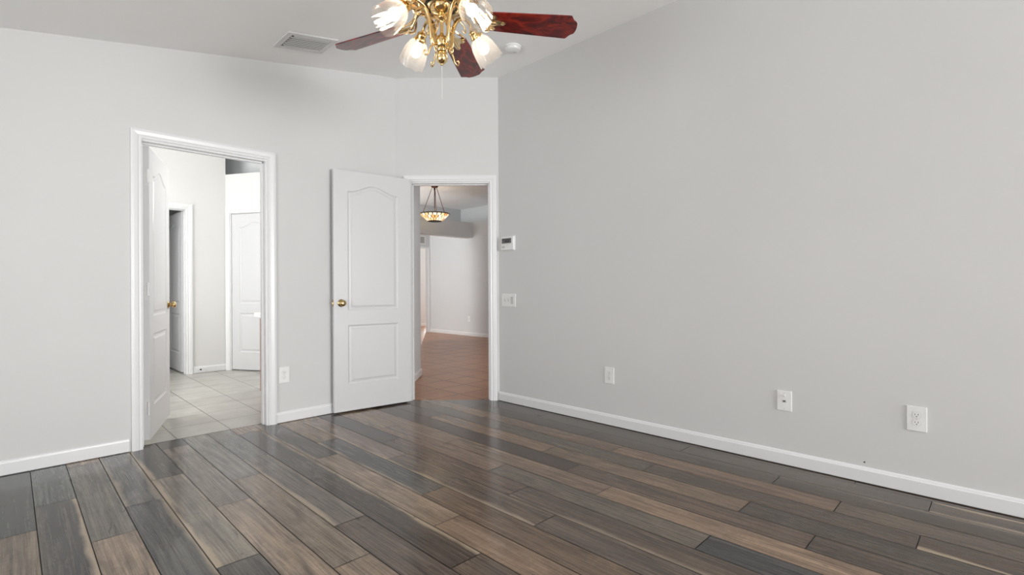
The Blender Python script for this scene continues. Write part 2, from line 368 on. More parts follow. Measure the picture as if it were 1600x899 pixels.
# angled entry wall, opening between ES0..ES1 measured from the left corner
q = 1/math.sqrt(2); EN = Vector((q, q, 0)); ED = Vector((q, -q, 0)); EL = (Vector(CR)-Vector(CL)).length
def ept(s, d): return (CL[0]+ED.x*s+EN.x*d, CL[1]+ED.y*s+EN.y*d)
ES0, ES1 = 0.130, 0.885
bm = bmesh.new()
prism(bm, [ept(-0.05, 0.0), ept(ES0, 0), ept(ES0, 0.115), ept(-0.05, 0.115)], -0.05, 3.04)
prism(bm, [ept(ES1, 0), ept(EL+0.02, 0), ept(EL+0.02, 0.115), ept(ES1, 0.115)], -0.05, 3.04)
prism(bm, [ept(ES0, 0), ept(ES1, 0), ept(ES1, 0.115), ept(ES0, 0.115)], DH-0.004, 3.04)
wall('wall_entry', bm, MAT['wall'], 'narrow angled white wall around the entry doorway in the corner')
bm = bmesh.new(); box(bm, XR, Y0-0.1, -0.05, XR+0.12, CR[1]+0.10, 3.04)
wall('wall_right', bm, MAT['wall'], 'long blank white wall with thermostat, switches and outlets')
# walls behind the camera, each with a window opening
def wall_open(bm, axis, c0, c1, a0, a1, z1, o0, o1, oz0, oz1):
    def bx(u0, u1, za, zb):
        if axis == 'x': box(bm, c0, u0, za, c1, u1, zb)
        else: box(bm, u0, c0, za, u1, c1, zb)
    bx(a0, o0, -0.05, z1); bx(o1, a1, -0.05, z1); bx(o0, o1, -0.05, oz0); bx(o0, o1, oz1, z1)
bm = bmesh.new(); wall_open(bm, 'y', Y0-0.1, Y0, X0-0.1, XR+0.1, 3.04, 0.45, 3.12, 0.30, 2.20)
wall('wall_rear', bm, MAT['wall'], 'white wall behind the viewpoint with the wide window')
bm = bmesh.new(); wall_open(bm, 'x', X0-0.1, X0, Y0-0.1, YL+0.1, 2.42, 0.4, 2.7, 0.45, 2.06)
wall('wall_side', bm, MAT['wall'], 'white wall behind the viewpoint with the smaller added window')
# ceiling
bm = bmesh.new(); xs = [X0-0.12]+[X0+(2.2-X0)*i/6 for i in range(7)]+[2.2+0.05*i for i in range(1, 13)]+[XR+0.14]
y0, y1 = Y0-0.12, 4.10
lo = [(bm.verts.new((x, y0, ceil_z(x))), bm.verts.new((x, y1, ceil_z(x)))) for x in xs]
hi = [(bm.verts.new((x, y0, ceil_z(x)+0.08)), bm.verts.new((x, y1, ceil_z(x)+0.08))) for x in xs]
for i in range(len(xs)-1):
    bm.faces.new((lo[i][0], lo[i][1], lo[i+1][1], lo[i+1][0])); bm.faces.new((hi[i][0], hi[i+1][0], hi[i+1][1], hi[i][1]))
    bm.faces.new((lo[i][0], lo[i+1][0], hi[i+1][0], hi[i][0])); bm.faces.new((lo[i][1], hi[i][1], hi[i+1][1], lo[i+1][1]))
bm.faces.new((lo[0][0], hi[0][0], hi[0][1], lo[0][1])); bm.faces.new((lo[-1][0], lo[-1][1], hi[-1][1], hi[-1][0]))
tag(link('ceiling', bm, MAT['ceil'], smooth=math.radians(12)), 'white bedroom ceiling sloping up to a flat part', 'ceiling', 'structure')

# plank floor: rows run along Y, joints step by a third of a plank from row to row
TONES = {(0,2):(72,73,70),(0,1):(116,105,92),(1,2):(94,96,92),(1,1):(77,74,71),(2,2):(108,103,96),(2,1):(138,123,108),(3,2):(98,96,93),(3,1):(78,77,75),
(4,2):(84,82,78),(4,1):(126,119,109),(4,0):(80,76,72),(5,2):(122,113,105),(5,1):(143,128,113),(5,0):(118,106,94),(6,2):(118,114,110),(6,1):(128,116,103),(6,0):(134,119,104),
(7,2):(100,97,93),(7,1):(108,101,95),(7,0):(96,86,78),(8,2):(85,80,76),(8,1):(76,68,61),(8,0):(98,87,77),(9,2):(88,84,80),(9,1):(140,124,108),(9,0):(132,114,98),
(10,1):(84,82,79),(10,0):(110,94,80),(10,-1):(102,90,79),(11,2):(128,113,104),(11,1):(98,86,76),(11,0):(97,87,79),(12,2):(74,69,65),(12,1):(100,85,75),(12,0):(92,81,72),
(13,1):(124,106,93),(13,0):(106,98,88),(13,-1):(68,67,66),(14,2):(130,112,96),(14,1):(126,109,94),(14,0):(142,122,104),(15,2):(82,70,61),(15,1):(72,60,53),(15,0):(101,88,78),(15,-1):(80,70,62),
(16,1):(135,116,99),(16,0):(125,110,95),(16,-1):(80,72,65),(17,2):(96,86,76),(17,1):(98,90,80),(17,0):(88,77,68),(17,-1):(84,72,62),(18,1):(122,105,92),(18,0):(126,108,94),(18,-1):(100,90,80),
(19,1):(80,72,64),(19,0):(82,73,64),(19,-1):(76,67,58),(20,1):(86,77,67),(20,0):(84,75,65),(20,-1):(80,68,57),(21,1):(80,71,62),(21,0):(78,69,60),(21,-1):(76,66,57)}
EDGES = {(1,1):(0.1,1.0),(0,1):(0,0.2),(4,1):(0.9,0.25),(4,2):(0.9,0),(3,1):(0.0,0.7),(5,1):(0.0,0.0),(8,1):(0.0,1.0),(7,1):(0.8,0.3),(10,1):(0.7,0.0),(11,1):(0.8,0.2),(3,2):(0.5,0.5),
(17,-1):(1.0,0.0),(20,-1):(0.7,0.9),(19,-1):(0.0,0.3),(8,2):(0.0,0.7),(9,2):(0.6,0.0),(12,0):(0.5,0.0),(11,2):(0.9,0.0),(14,2):(0.2,0)}
PW, PL_, PX = 0.1535, 1.22, -0.0705
OFF = (0.57, 0.885, 0.255)
bm = bmesh.new(); uvl = bm.loops.layers.uv.new('UVMap'); tl = bm.loops.layers.float_color.new('tone'); pl = bm.loops.layers.float_color.new('plank')
rnd = random.Random(3)
def yback(x0, x1):      # far edge of the wood at this row
    return YL+0.085
GAPW = 0.0017
def clip_poly(poly, nx, ny, d):   # keep nx*x+ny*y <= d
    out = []
    for i in range(len(poly)):
        a, b = poly[i], poly[(i+1) % len(poly)]
        fa, fb = nx*a[0]+ny*a[1]-d, nx*b[0]+ny*b[1]-d
        if fa <= 0: out.append(a)
        if (fa < 0 < fb) or (fb < 0 < fa):
            t = fa/(fa-fb); out.append((a[0]+(b[0]-a[0])*t, a[1]+(b[1]-a[1])*t))
    return out
for k in range(-12, 22):
    for n in range(-7, 4):
        xa, xb = PX+PW*k, PX+PW*(k+1); ya = OFF[k % 3]+PL_*n; yb = ya+PL_
        poly = [(xa+GAPW, ya+GAPW), (xb-GAPW, ya+GAPW), (xb-GAPW, yb-GAPW), (xa+GAPW, yb-GAPW)]
        for c in ((-1, 0, -X0), (0, -1, -Y0), (0, 1, YL+0.085), (1, 0, XR-0.001), (1, 1, ANG+0.035*math.sqrt(2))):
            if poly: poly = clip_poly(poly, *c)
        if len(poly) < 3: continue
        t = TONES.get((k, n))
        if t is None:
            base = rnd.choice([(78,74,70),(98,92,86),(124,112,100),(138,122,106)]); t = base
        e = EDGES.get((k, n), (0, 0)); seed = rnd.random()
        f = bm.faces.new([bm.verts.new((x, y, 0.0)) for x, y in poly])
        lum = sum(t)/3; t = tuple(max(0, lum+(c-lum)*(1.2 if k < 15 else 1.5))*(0.92 if k < 15 else 0.86) for c in t); col = rgb(*t, 1.0)  # right-hand rows toned darker and warmer to counter the wall's reflected haze
        for lp in f.loops:
            lp[uvl].uv = ((lp.vert.co.x-xa)/PW, lp.vert.co.y-ya); lp[tl] = col; lp[pl] = (e[0], e[1], seed, 1)
sub = [(X0, Y0), (XR-0.002, Y0), (XR-0.002, CR[1]+0.075), (CL[0]+0.052, YL+0.024), (CL[0]-0.05, YL+0.10), (X0, YL+0.10)]
f = bm.faces.new([bm.verts.new((x, y, -0.003)) for x, y in sub]); f.material_index = 1
lowv = [bm.verts.new((x, y, -0.05)) for x, y in sub]; f = bm.faces.new(lowv[::-1]); f.material_index = 1
tag(link('floor', bm, [MAT['planks'], MAT['gap']]), 'grey and brown mixed wood plank floor of the bedroom', 'floor', 'structure')
for p in bpy.data.objects['floor'].data.polygons:
    if p.normal.z < 0 and p.center.z > -0.02: p.flip()

# ------------------------------------------------------------------ trim: bathroom doorway
def jambset(bm, m, x0, x1, zt, depth, stop_y, th=0.018):
    """jamb boards lining an opening from y=0 (room) to y=-depth, with door stops"""
    vs = []
    for a in ((x0, -depth, 0, x0+th, 0.0, zt), (x1-th, -depth, 0, x1, 0.0, zt), (x0+th, -depth, zt-th, x1-th, 0.0, zt)):
        vs += box(bm, *a)
    for a in ((x0+th, stop_y-0.032, 0, x0+th+0.011, stop_y, zt-th), (x1-th-0.011, stop_y-0.032, 0, x1-th, stop_y, zt-th), (x0+th, stop_y-0.032, zt-th-0.011, x1-th, stop_y, zt-th)):
        vs += box(bm, *a, bev=0.002)
mL = frame_mat((0, YL, 0), (-1, 0, 0))                 # local x = -world x, y toward the room (-Y)
bm = bmesh.new(); jambset(bm, mL, -BX1, -BX0, DH, 0.117, -0.045); apply(bm, mL)
tag(link('trim_1', bm, MAT['trim']), 'white jamb lining the bathroom doorway with door stops', 'door jamb', 'structure')
bm = bmesh.new(); casing(bm, mL, -BX1+0.006, -BX0-0.0165, DH-0.006, CAS)
tag(link('trim_2', bm, MAT['trim']), 'moulded white casing around the bathroom doorway in the left wall', 'door casing', 'structure')
# entry doorway
mE = frame_mat((CL[0], CL[1], 0), (-q, q, 0))          # local x = -s, y toward the room
bm = bmesh.new(); jambset(bm, mE, -ES1, -ES0, DH-0.004, 0.117, -0.04); apply(bm, mE)
tag(link('trim_3', bm, MAT['trim']), 'white jamb lining the entry doorway to the tiled hall', 'door jamb', 'structure')
bm = bmesh.new(); casing(bm, mE, -ES1+0.006, -ES0-0.006, DH-0.010, CAS)
tag(link('trim_4', bm, MAT['trim']), 'moulded white casing around the entry doorway in the angled wall', 'door casing', 'structure')
# baseboards
bm = bmesh.new(); skirting(bm, (BX0-0.056, YL), (X0, YL)); skirting(bm, (CL[0]-0.012, YL), (BX1+0.056, YL))
tag(link('baseboard_left', bm, MAT['trim']), 'white baseboard along the left wall beside the bathroom doorway', 'baseboard', 'structure')
bm = bmesh.new(); skirting(bm, (XR, Y0), (XR, CR[1]-0.004))
tag(link('baseboard_right', bm, MAT['trim']), 'long white baseboard along the blank right wall', 'baseboard', 'structure')
# scuff on the wall above the right baseboard (small nick)
bm = bmesh.new(); lathe(bm, [(0.0, 0.0008), (0.004, 0.0006), (0.005, 0.0)], 7, frame_mat((XR, 0.536, 0.108), (0, 1, 0)) @ Matrix.Rotation(-PI/2, 4, 'X'))
tag(link('wall_scuff', bm, MAT['slot']), 'tiny dark nick on the right wall just above the baseboard', 'mark')

# ------------------------------------------------------------------ doors
def door_bm(wd, ht, th=0.035, z0=0.012):
    """two-panel arch-top door: x 0..wd, y 0..-th (face y=0 towards +y), z z0..ht"""
    bm = bmesh.new(); s = 0.125*wd/0.735
    def outline(kind, d):
        a, b = s+d, wd-s-d
        if kind == 'low':
            zb, zt = 0.238+d, 0.738-d
            return [(a, zb), (b, zb), (b, zt), (a, zt)]
        zb, sh = 0.862+d, ht-0.172; rise = 0.062; c = wd/2; hw = c-s
        pts = [(a, zb), (b, zb)]
        N = 22
        for i in range(N+1):
            x = b+(a-b)*i/N; t = min(1, abs(x-c)/hw*0.98)
            pts.append((x, sh-d+rise*(0.5+0.5*math.cos(PI*min(1, t*1.12)))))
        return pts
    levels = [(0.0, 0.0), (0.006, 0.005), (0.014, 0.0075), (0.026, 0.0065), (0.040, 0.0015)]
    for side in (0, 1):
        Y = (lambda d: -d) if side == 0 else (lambda d: -th+d)
        es = []
        def loop(pts, y):
            vs = [bm.verts.new((x, y, z)) for x, z in pts]
            return vs
        ov = loop([(0, z0), (wd, z0), (wd, ht), (0, ht)], Y(0))
        es += [bm.edges.new((ov[i], ov[(i+1) % 4])) for i in range(4)]
        for kind in ('low', 'up'):
            prev = None
            for d, dep in levels:
                vs = loop(outline(kind, d), Y(dep))
                if prev is None:
                    es += [bm.edges.new((vs[i], vs[(i+1) % len(vs)])) for i in range(len(vs))]
                else:
                    for i in range(len(vs)): bm.faces.new((prev[i], prev[(i+1) % len(vs)], vs[(i+1) % len(vs)], vs[i]))
                prev = vs
            bm.faces.new(prev)
        bmesh.ops.triangle_fill(bm, use_beauty=True, use_dissolve=False, edges=es)
        if side == 0: o1 = ov
        else:
            for i in range(4): bm.faces.new((o1[i], o1[(i+1) % 4], ov[(i+1) % 4], ov[i]))
    return bm
KNOB = [(0.0, 0.0), (0.031, 0.0), (0.032, 0.003), (0.028, 0.007), (0.014, 0.010), (0.0105, 0.014), (0.0105, 0.020), (0.016, 0.024), (0.024, 0.030), (0.027, 0.038), (0.026, 0.046), (0.020, 0.052), (0.010, 0.055), (0.0, 0.056)]
def knob(parent, x, z, y, sgn, sc=1.0):
    bm = bmesh.new(); R = Matrix.Rotation(-PI/2*sgn, 4, 'X')
    lathe(bm, [(r*sc, h*sc) for r, h in KNOB], 28, Matrix.Translation((x, y, z)) @ R)
    o = link('knob', bm, MAT['knobbrass'], parent, smooth=math.radians(40)); o['label'] = 'round aged brass knob'
    return o
def hinge(parent, x, y, z, mat):
    bm = bmesh.new(); lathe(bm, [(0.0, z-0.047), (0.0045, z-0.045), (0.006, z-0.044), (0.006, z+0.044), (0.0045, z+0.045), (0.0, z+0.047)], 10, Matrix.Translation((x, y, 0)))
    return link('hinge', bm, mat, parent, smooth=math.radians(40))
def make_door(name, loc, rotz, wd, ht, label, knobs=(1, -1), hy=0.004, latch=True, mat='door', hx=0.0, z0=0.014):
    d = link(name, door_bm(wd, ht, z0=z0), MAT[mat], loc=loc, rotz=rotz); tag(d, label, 'door', 'structure')
    for s in knobs: knob(d, wd-0.062, 0.926, 0.0 if s > 0 else -0.035, s)
    for z in (0.24, 1.05, 1.82): hinge(d, hx-0.006, hy, z, MAT['trim'])
    if latch:
        bm = bmesh.new(); box(bm, wd-0.0005, -0.030, 0.897, wd+0.0015, -0.005, 0.955); box(bm, wd, -0.024, 0.918, wd+0.010, -0.011, 0.934, bev=0.002)
        link('latch', bm, MAT['knobbrass'], d)
    return d
# entry door swung back against the left wall: local +x from hinge towards the free edge (-X), room face is +y(local) = -Y(world)
hp = Vector((2.588, 3.872, 0)); fp = Vector((1.8955, 3.955, 0)); dv = fp-hp
make_door('door_1', hp, math.atan2(dv.y, dv.x), dv.length, 2.045, 'open white arch-panel door with brass knob folded back beside the entry', knobs=(1,), hy=-0.034, hx=0.002, z0=0.014)
# bathroom door, opens into the bathroom from the left jamb
hp2 = Vector((0.640, YL+0.120, 0)); a2 = math.atan2(0.636, 0.225)
make_door('door_2', hp2, a2, 0.738, 2.022, 'white panel door standing open into the bathroom', knobs=(1, -1), hy=-0.030, hx=-0.004, z0=0.026)
d2 = bpy.data.objects['door_2']
for z in (0.26, 1.02, 1.80):
    bm = bmesh.new(); box(bm, -0.0016, -0.032, z-0.045, 0.0002, -0.004, z+0.045)
    for zz in (-0.03, 0, 0.03): lathe(bm, [(0, 0.0013), (0.004, 0.001), (0.0045, 0)], 8, Matrix.Translation((-0.0016, -0.018+0.008*(1 if zz else -1), z+zz)) @ Matrix.Rotation(-PI/2, 4, 'Y'))
    o = link('hinge_leaf', bm, MAT['metalgrey'], d2); o['label'] = 'painted steel hinge leaf'

# ------------------------------------------------------------------ bathroom
BY = 7.15; BC = (1.973, BY); bd = Vector((0.5, -0.866, 0)); bn = Vector((0.866, 0.5, 0))
BE = (BC[0]+bd.x*0.96, BC[1]+bd.y*0.96)      # end of the angled wall
BW = 2.49                                      # bathroom right wall
BLX = -0.8
bm = bmesh.new(); prism(bm, [(BLX, YL+0.092), (BW+0.05, YL+0.092), (BW+0.05, 8.4), (BC[0], 9.3), (BLX, 9.3)], -0.05, 0.0)
tag(link('floor_bathroom', bm, MAT['bathtile']), 'pale square stone tile floor of the bathroom', 'floor', 'structure')
CX0, CX1 = 0.80, 1.548
bm = bmesh.new(); box(bm, BLX, BY, 0, CX0, BY+0.115, 3.0); box(bm, CX1, BY, 0, BC[0], BY+0.115, 3.0); box(bm, CX0, BY, DH, CX1, BY+0.115, 3.0)
wall('wall_bathroom_far', bm, MAT['bathwall'], 'pale grey bathroom wall with the closet doorway')
def bpt(s, d): return (BC[0]+bd.x*s+bn.x*d, BC[1]+bd.y*s+bn.y*d)
DS0, DS1 = 0.062, 0.80
bm = bmesh.new()
prism(bm, [bpt(0, 0), bpt(DS0, 0), bpt(DS0, .115), bpt(0, .115)], 0, 2.526); prism(bm, [bpt(DS1, 0), bpt(0.98, 0), bpt(0.98, .115), bpt(DS1, .115)], 0, 2.526)
prism(bm, [bpt(DS0, 0), bpt(DS1, 0), bpt(DS1, .115), bpt(DS0, .115)], 2.035, 2.526)
wall('wall_bathroom_angled', bm, MAT['bathwall'], 'low bright bathroom wall around the closed door, open above')
bm = bmesh.new(); box(bm, BW, YL+0.09, -0.05, BW+0.08, BE[1]+0.05, 3.0)
wall('wall_bathroom_right', bm, MAT['bathwall'], 'bathroom wall behind the vanity')
bm = bmesh.new(); wall_open(bm, 'x', BLX-0.1, BLX, YL+0.1, 9.3, 3.05, 4.95, 6.85, 0.75, 2.35)
wall('wall_bathroom_left', bm, MAT['bathwall'], 'bathroom wall with the bright window hidden behind the open door')
bm = bmesh.new(); box(bm, BLX-0.1, YL+0.09, 3.0, 4.2, 9.4, 3.05)
tag(link('ceiling_bathroom', bm, MAT['ceil']), 'ceiling of the bathroom', 'ceiling', 'structure')
# shaded recess above and behind the low wall
bm = bmesh.new(); prism(bm, [bpt(-0.02, 0.10), bpt(0.98, 0.10), bpt(1.0, 0.32), bpt(-0.6, 0.32)], 2.48, 2.525)
prism(bm, [bpt(-0.75, 0.28), bpt(1.3, 0.28), bpt(1.3, 0.38), bpt(-0.75, 0.38)], 2.48, 3.0); prism(bm, [bpt(0.94, 0.05), bpt(1.02, 0.05), bpt(1.02, 0.32), bpt(0.94, 0.32)], 2.48, 3.0)
wall('wall_bathroom_recess', bm, MAT['hallwall'], 'shaded wall of the recess above the low bathroom wall')
# closet behind the far wall
bm = bmesh.new(); box(bm, BLX, 9.0, 0, 1.95, 9.1, 3.0); box(bm, 1.78, BY+0.115, 0, 1.88, 9.05, 3.0); box(bm, 0.2, BY+0.115, 0, 0.3, 9.05, 3.0); box(bm, 0.2, BY+0.115, 2.44, 1.88, 9.05, 2.48)
wall('wall_closet', bm, MAT['hallwall'], 'shaded grey walls inside the bathroom closet')
mB = frame_mat((0, BY, 0), (-1, 0, 0))
bm = bmesh.new(); jambset(bm, mB, -CX1, -CX0, DH, 0.117, -0.05); apply(bm, mB); casing(bm, mB, -CX1+0.006, -CX0-0.006, DH-0.006, CAS)
tag(link('trim_5', bm, MAT['trim']), 'white casing around the closet doorway in the bathroom', 'door casing', 'structure')
mD = frame_mat((BC[0], BC[1], 0), (-bd.x, -bd.y, 0))
bm = bmesh.new(); jambset(bm, mD, -DS1, -DS0, 2.035, 0.115, -0.05); apply(bm, mD); casing(bm, mD, -DS1+0.006, -DS0-0.006, 2.029, CAS)
tag(link('trim_6', bm, MAT['trim']), 'white casing around the closed door in the low bathroom wall', 'door casing', 'structure')
# closet door, open into the closet
make_door('door_3', (CX1-0.036, BY+0.122, 0), PI/2+math.radians(1.0), 0.70, 2.018, 'white panel door open inside the bathroom closet doorway', knobs=(), hy=-0.033, latch=False, hx=-0.004)
d3 = bpy.data.objects['door_3']
for s in (1,): knob(d3, 0.70-0.062, 0.926, 0.0, s)
# closed door in the angled wall
p4 = Vector((*bpt(DS0+0.021, 0.010), 0))
make_door('door_4', p4, math.atan2(bd.y, bd.x), DS1-DS0-0.042, 2.012, 'closed bright white panel door in the low bathroom wall', knobs=(), hy=-0.004, latch=False)
d4 = bpy.data.objects['door_4']; d4.location = Vector((*bpt(DS0+0.021, 0.047), 0))
for c in list(d4.children):
    if c.name.startswith('hinge'): c.location.y = -0.036; c.data.materials[0] = MAT['metalgrey']
bm = bmesh.new(); skirting(bm, (BC[0]-0.004, BY), (CX1+0.056, BY))
tag(link('baseboard_bathroom', bm, MAT['trim']), 'short white baseboard between the two bathroom doors', 'baseboard', 'structure')
bm = bmesh.new(); skirting(bm, (1.78, 9.0), (0.3, 9.0))
tag(link('baseboard_closet', bm, MAT['trim']), 'white baseboard at the back of the closet', 'baseboard', 'structure')
# vanity cabinet and its top
vx, vy0, vy1, vh = 1.775, YL+0.20, 5.305, 0.766
v = empty('vanity_cabinet', ((vx+BW)/2, (vy0+vy1)/2, 0), 'brown oak vanity cabinet just inside the bathroom doorway on the right', 'cabinet')
def rel(bm, o): bmesh.ops.translate(bm, verts=bm.verts, vec=-Vector(o.location)); return bm
bm = bmesh.new(); box(bm, vx, vy0, 0.0, BW-0.002, vy1, vh, bev=0.003); link('body', rel(bm, v), MAT['oak'], v)
nd = 3; dw = (vy1-vy0-0.04)/nd
for i in range(nd):
    ya = vy0+0.02+i*dw+0.01; yb = ya+dw-0.02
    bm = bmesh.new(); box(bm, vx-0.018, ya, 0.03, vx-0.0005, yb, 0.755, bev=0.004); box(bm, vx-0.021, ya+0.05, 0.09, vx-0.017, yb-0.05, 0.69, bev=0.0015)
    dd = link('door', rel(bm, v), MAT['oak'], v)
    bm = bmesh.new(); lathe(bm, [(0, 0.024), (0.009, 0.022), (0.013, 0.016), (0.007, 0.008), (0.008, 0.0)], 14, Matrix.Translation((vx-0.021, ya+0.03, 0.62)) @ Matrix.Rotation(-PI/2, 4, 'Y'))
    link('knob', rel(bm, v), MAT['knobbrass'], dd, smooth=True)
bm = bmesh.new(); box(bm, vx-0.052, vy0-0.01, vh, BW-0.002, vy1+0.035, vh+0.044, bev=0.006); box(bm, BW-0.022, vy0-0.01, vh+0.034, BW-0.002, vy1+0.035, vh+0.13, bev=0.004)
tag(link('countertop', bm, MAT['counter']), 'white vanity countertop on the brown oak cabinet', 'countertop')

def door_stop(loc, direction, label, L=0.052):
    d = Vector(direction).normalized(); m = Matrix.Translation(loc) @ d.to_track_quat('Z', 'Y').to_matrix().to_4x4()
    bm = bmesh.new(); lathe(bm, [(0, 0), (0.011, 0), (0.011, 0.003), (0.006, 0.006), (0.0045, 0.008), (0.0045, L-0.012)], 14, m)
    root = link('door_stop', bm, MAT['metalgrey'], smooth=math.radians(40)); tag(root, label, 'door stop')
    bm = bmesh.new(); lathe(bm, [(0, L-0.014), (0.009, L-0.014), (0.010, L-0.011), (0.010, L-0.003), (0.007, L), (0, L)], 14, m)
    o = link('rubber_tip', bm, MAT['rubber'], root, smooth=math.radians(40)); o['label'] = 'black rubber tip'
    return root
door_stop((1.925, YL-0.0128, 0.05), (0, -1, 0), 'small door stop on the baseboard behind the open entry door', 0.021)
door_stop((1.672, BY-0.0128, 0.05), (0, -1, 0), 'small door stop on the short bathroom baseboard')

# ------------------------------------------------------------------ living room beyond the entry
HX, UX, HY, UY = 7.03, 7.975, 8.146, 9.69
bm = bmesh.new()
prism(bm, [ept(-0.02, 0.043), ept(EL+0.02, 0.043), (3.33, 3.3), (3.33, 2.2), (10.3, 2.2), (10.3, 13.1), (2.45, 13.1), (2.45, 4.20), (2.52, 4.16)], -0.05, 0.001)
tag(link('floor_hall', bm, MAT['halltile']), 'terracotta tile floor beyond the entry doorway', 'floor', 'structure')
bm = bmesh.new(); prism(bm, [(2.745, 4.255), (3.478, 4.988), (3.40, 5.066), (2.67, 4.335)], 0, 3.02)
wall('wall_hall', bm, MAT['hallwall'], 'grey hall wall just inside the entry doorway on the left')
bm = bmesh.new(); skirting(bm, (3.478, 4.988), (2.80, 4.31), flip=False)
# end return of the hall baseboard
skirting(bm, (3.41, 5.056), (3.487, 4.979), flip=False)
tag(link('baseboard_hall', bm, MAT['trim']), 'white baseboard on the grey hall wall inside the entry', 'baseboard', 'structure')
bm = bmesh.new(); box(bm, HX, 2.2, 0, HX+0.12, UY, 2.44); box(bm, HX+0.10, 2.2, 2.40, UX+0.02, UY, 2.44)
wall('wall_living_room', bm, MAT['hallwall'], 'living room wall topped by a plant ledge')
bm = bmesh.new(); skirting(bm, (HX, 2.3), (HX, UY-0.003))
tag(link('baseboard_living_room', bm, MAT['trim']), 'white baseboard of the living room wall seen through the entry', 'baseboard', 'structure')
bm = bmesh.new(); box(bm, UX, 2.1, 2.40, UX+0.1, UY+0.1, 3.02)
wall('wall_ledge_upper', bm, MAT['hallwall'], 'upper living room wall above the plant ledge')
bm = bmesh.new(); box(bm, 2.57, HY, 2.122, HX, HY+0.20, 2.445); box(bm, 2.57, HY, 0, 5.56, HY+0.20, 2.13)  # unseen stub under the header added to cut off the alcove light
wall('wall_header', bm, MAT['hallwall'], 'deep wall header crossing the living room under the pendant')
OX0, OX1, OZ = 6.20, 6.99, 1.985
bm = bmesh.new(); wall_open(bm, 'y', UY, UY+0.12, 2.5, UX+0.1, 3.02, OX0, OX1, -0.04, OZ)
wall('wall_far', bm, MAT['hallwall'], 'far wall with a doorway and return vent beyond the header')
mF = frame_mat((0, UY, 0), (-1, 0, 0)); bm = bmesh.new(); casing(bm, mF, -OX1, -OX0, OZ, [(o*0.55, t*0.6) for o, t in CAS])
tag(link('trim_7', bm, MAT['trim']), 'white casing of the far doorway', 'door casing', 'structure')
bm = bmesh.new(); prism(bm, [(2.40, 4.15), ept(-0.16, 0.06), ept(EL+0.06, 0.06), (3.27, 3.2), (3.27, 2.1), (8.2, 2.1), (8.2, 9.82), (2.4, 9.82)], 3.003, 3.06)
tag(link('ceiling_hall', bm, MAT['ceil']), 'flat ceiling of the hall and living room', 'ceiling', 'structure')
bm = bmesh.new(); wall_open(bm, 'y', 2.1, 2.2, 3.3, 8.2, 3.02, 4.2, 6.4, 0.7, 2.3)
wall('wall_living_room_near', bm, MAT['hallwall'], 'living room wall with the added near window, out of the photo')
bm = bmesh.new(); wall_open(bm, 'x', 2.47, 2.57, 9.31, 13.1, 3.02, 9.45, 9.5, 0.7, 0.75); box(bm, 2.47, 6.2, 0, 2.57, 9.40, 3.02); box(bm, 2.57, 4.36, 0, 2.69, 8.2, 3.02)
wall('wall_living_room_left', bm, MAT['hallwall'], 'left living room wall hidden behind the hall wall')
# far room
bm = bmesh.new(); box(bm, 5.6, 11.36, 0, 8.15, 11.48, 2.7)
wall('wall_far_room_panel', bm, MAT['hallwall'], 'grey partition seen through the far doorway')
bm = bmesh.new(); skirting(bm, (8.15, 11.36), (5.7, 11.36))
tag(link('baseboard_far_room', bm, MAT['trim']), 'white baseboard of the grey partition in the far doorway', 'baseboard', 'structure')
WX0, WX1, WZ0, WZ1 = 8.95, 9.85, 0.44, 1.93
bm = bmesh.new(); wall_open(bm, 'y', 13.0, 13.1, 5.5, 10.3, 2.75, WX0, WX1, WZ0, WZ1); box(bm, 10.2, 9.7, 0, 10.3, 13.1, 2.75); box(bm, 5.5, 9.80, 0, 5.6, 13.1, 2.75); box(bm, 8.07, 9.69, 0, 10.3, 9.81, 2.75)
wall('wall_far_room', bm, MAT['bathwall'], 'white walls of the far room with the bright window')
bm = bmesh.new(); box(bm, 5.5, 9.75, 2.7, 10.3, 13.1, 2.78); tag(link('ceiling_far_room', bm, MAT['ceil']), 'ceiling of the far room', 'ceiling', 'structure')
def window(name, axis, c, a0, a1, z0, z1, nx, nz, label):
    """window with frame, muntins and glass; axis = the axis the wall faces"""
    def bx(bm, u0, u1, za, zb, t0, t1):
        if axis == 'y': box(bm, u0, c+t0, za, u1, c+t1, zb)
        else: box(bm, c+t0, u0, za, c+t1, u1, zb)
    f = 0.045; bm = bmesh.new()
    bx(bm, a0, a0+f, z0, z1, -.03, .03); bx(bm, a1-f, a1, z0, z1, -.03, .03); bx(bm, a0+f, a1-f, z0, z0+f, -.03, .03); bx(bm, a0+f, a1-f, z1-f, z1, -.03, .03)
    o = tag(link(name, bm, MAT['trim']), label, 'window', 'structure')
    bm = bmesh.new()
    for i in range(1, nx): u = a0+(a1-a0)*i/nx; bx(bm, u-.009, u+.009, z0+f, z1-f, -.012, .012)
    for i in range(1, nz): z = z0+(z1-z0)*i/nz; t = .018 if nz % 2 == 0 and i == nz//2 else .009; bx(bm, a0+f, a1-f, z-t, z+t, -.0125, .0125)
    link('muntin', bm, MAT['trim'], o)
    bm = bmesh.new(); bx(bm, a0+f, a1-f, z0+f, z1-f, -.002, .002); link('pane', bm, MAT['pane'], o)
    return o
window('window_1', 'y', 13.05, WX0, WX1, WZ0, WZ1, 3, 4, 'bright gridded window in the far room')

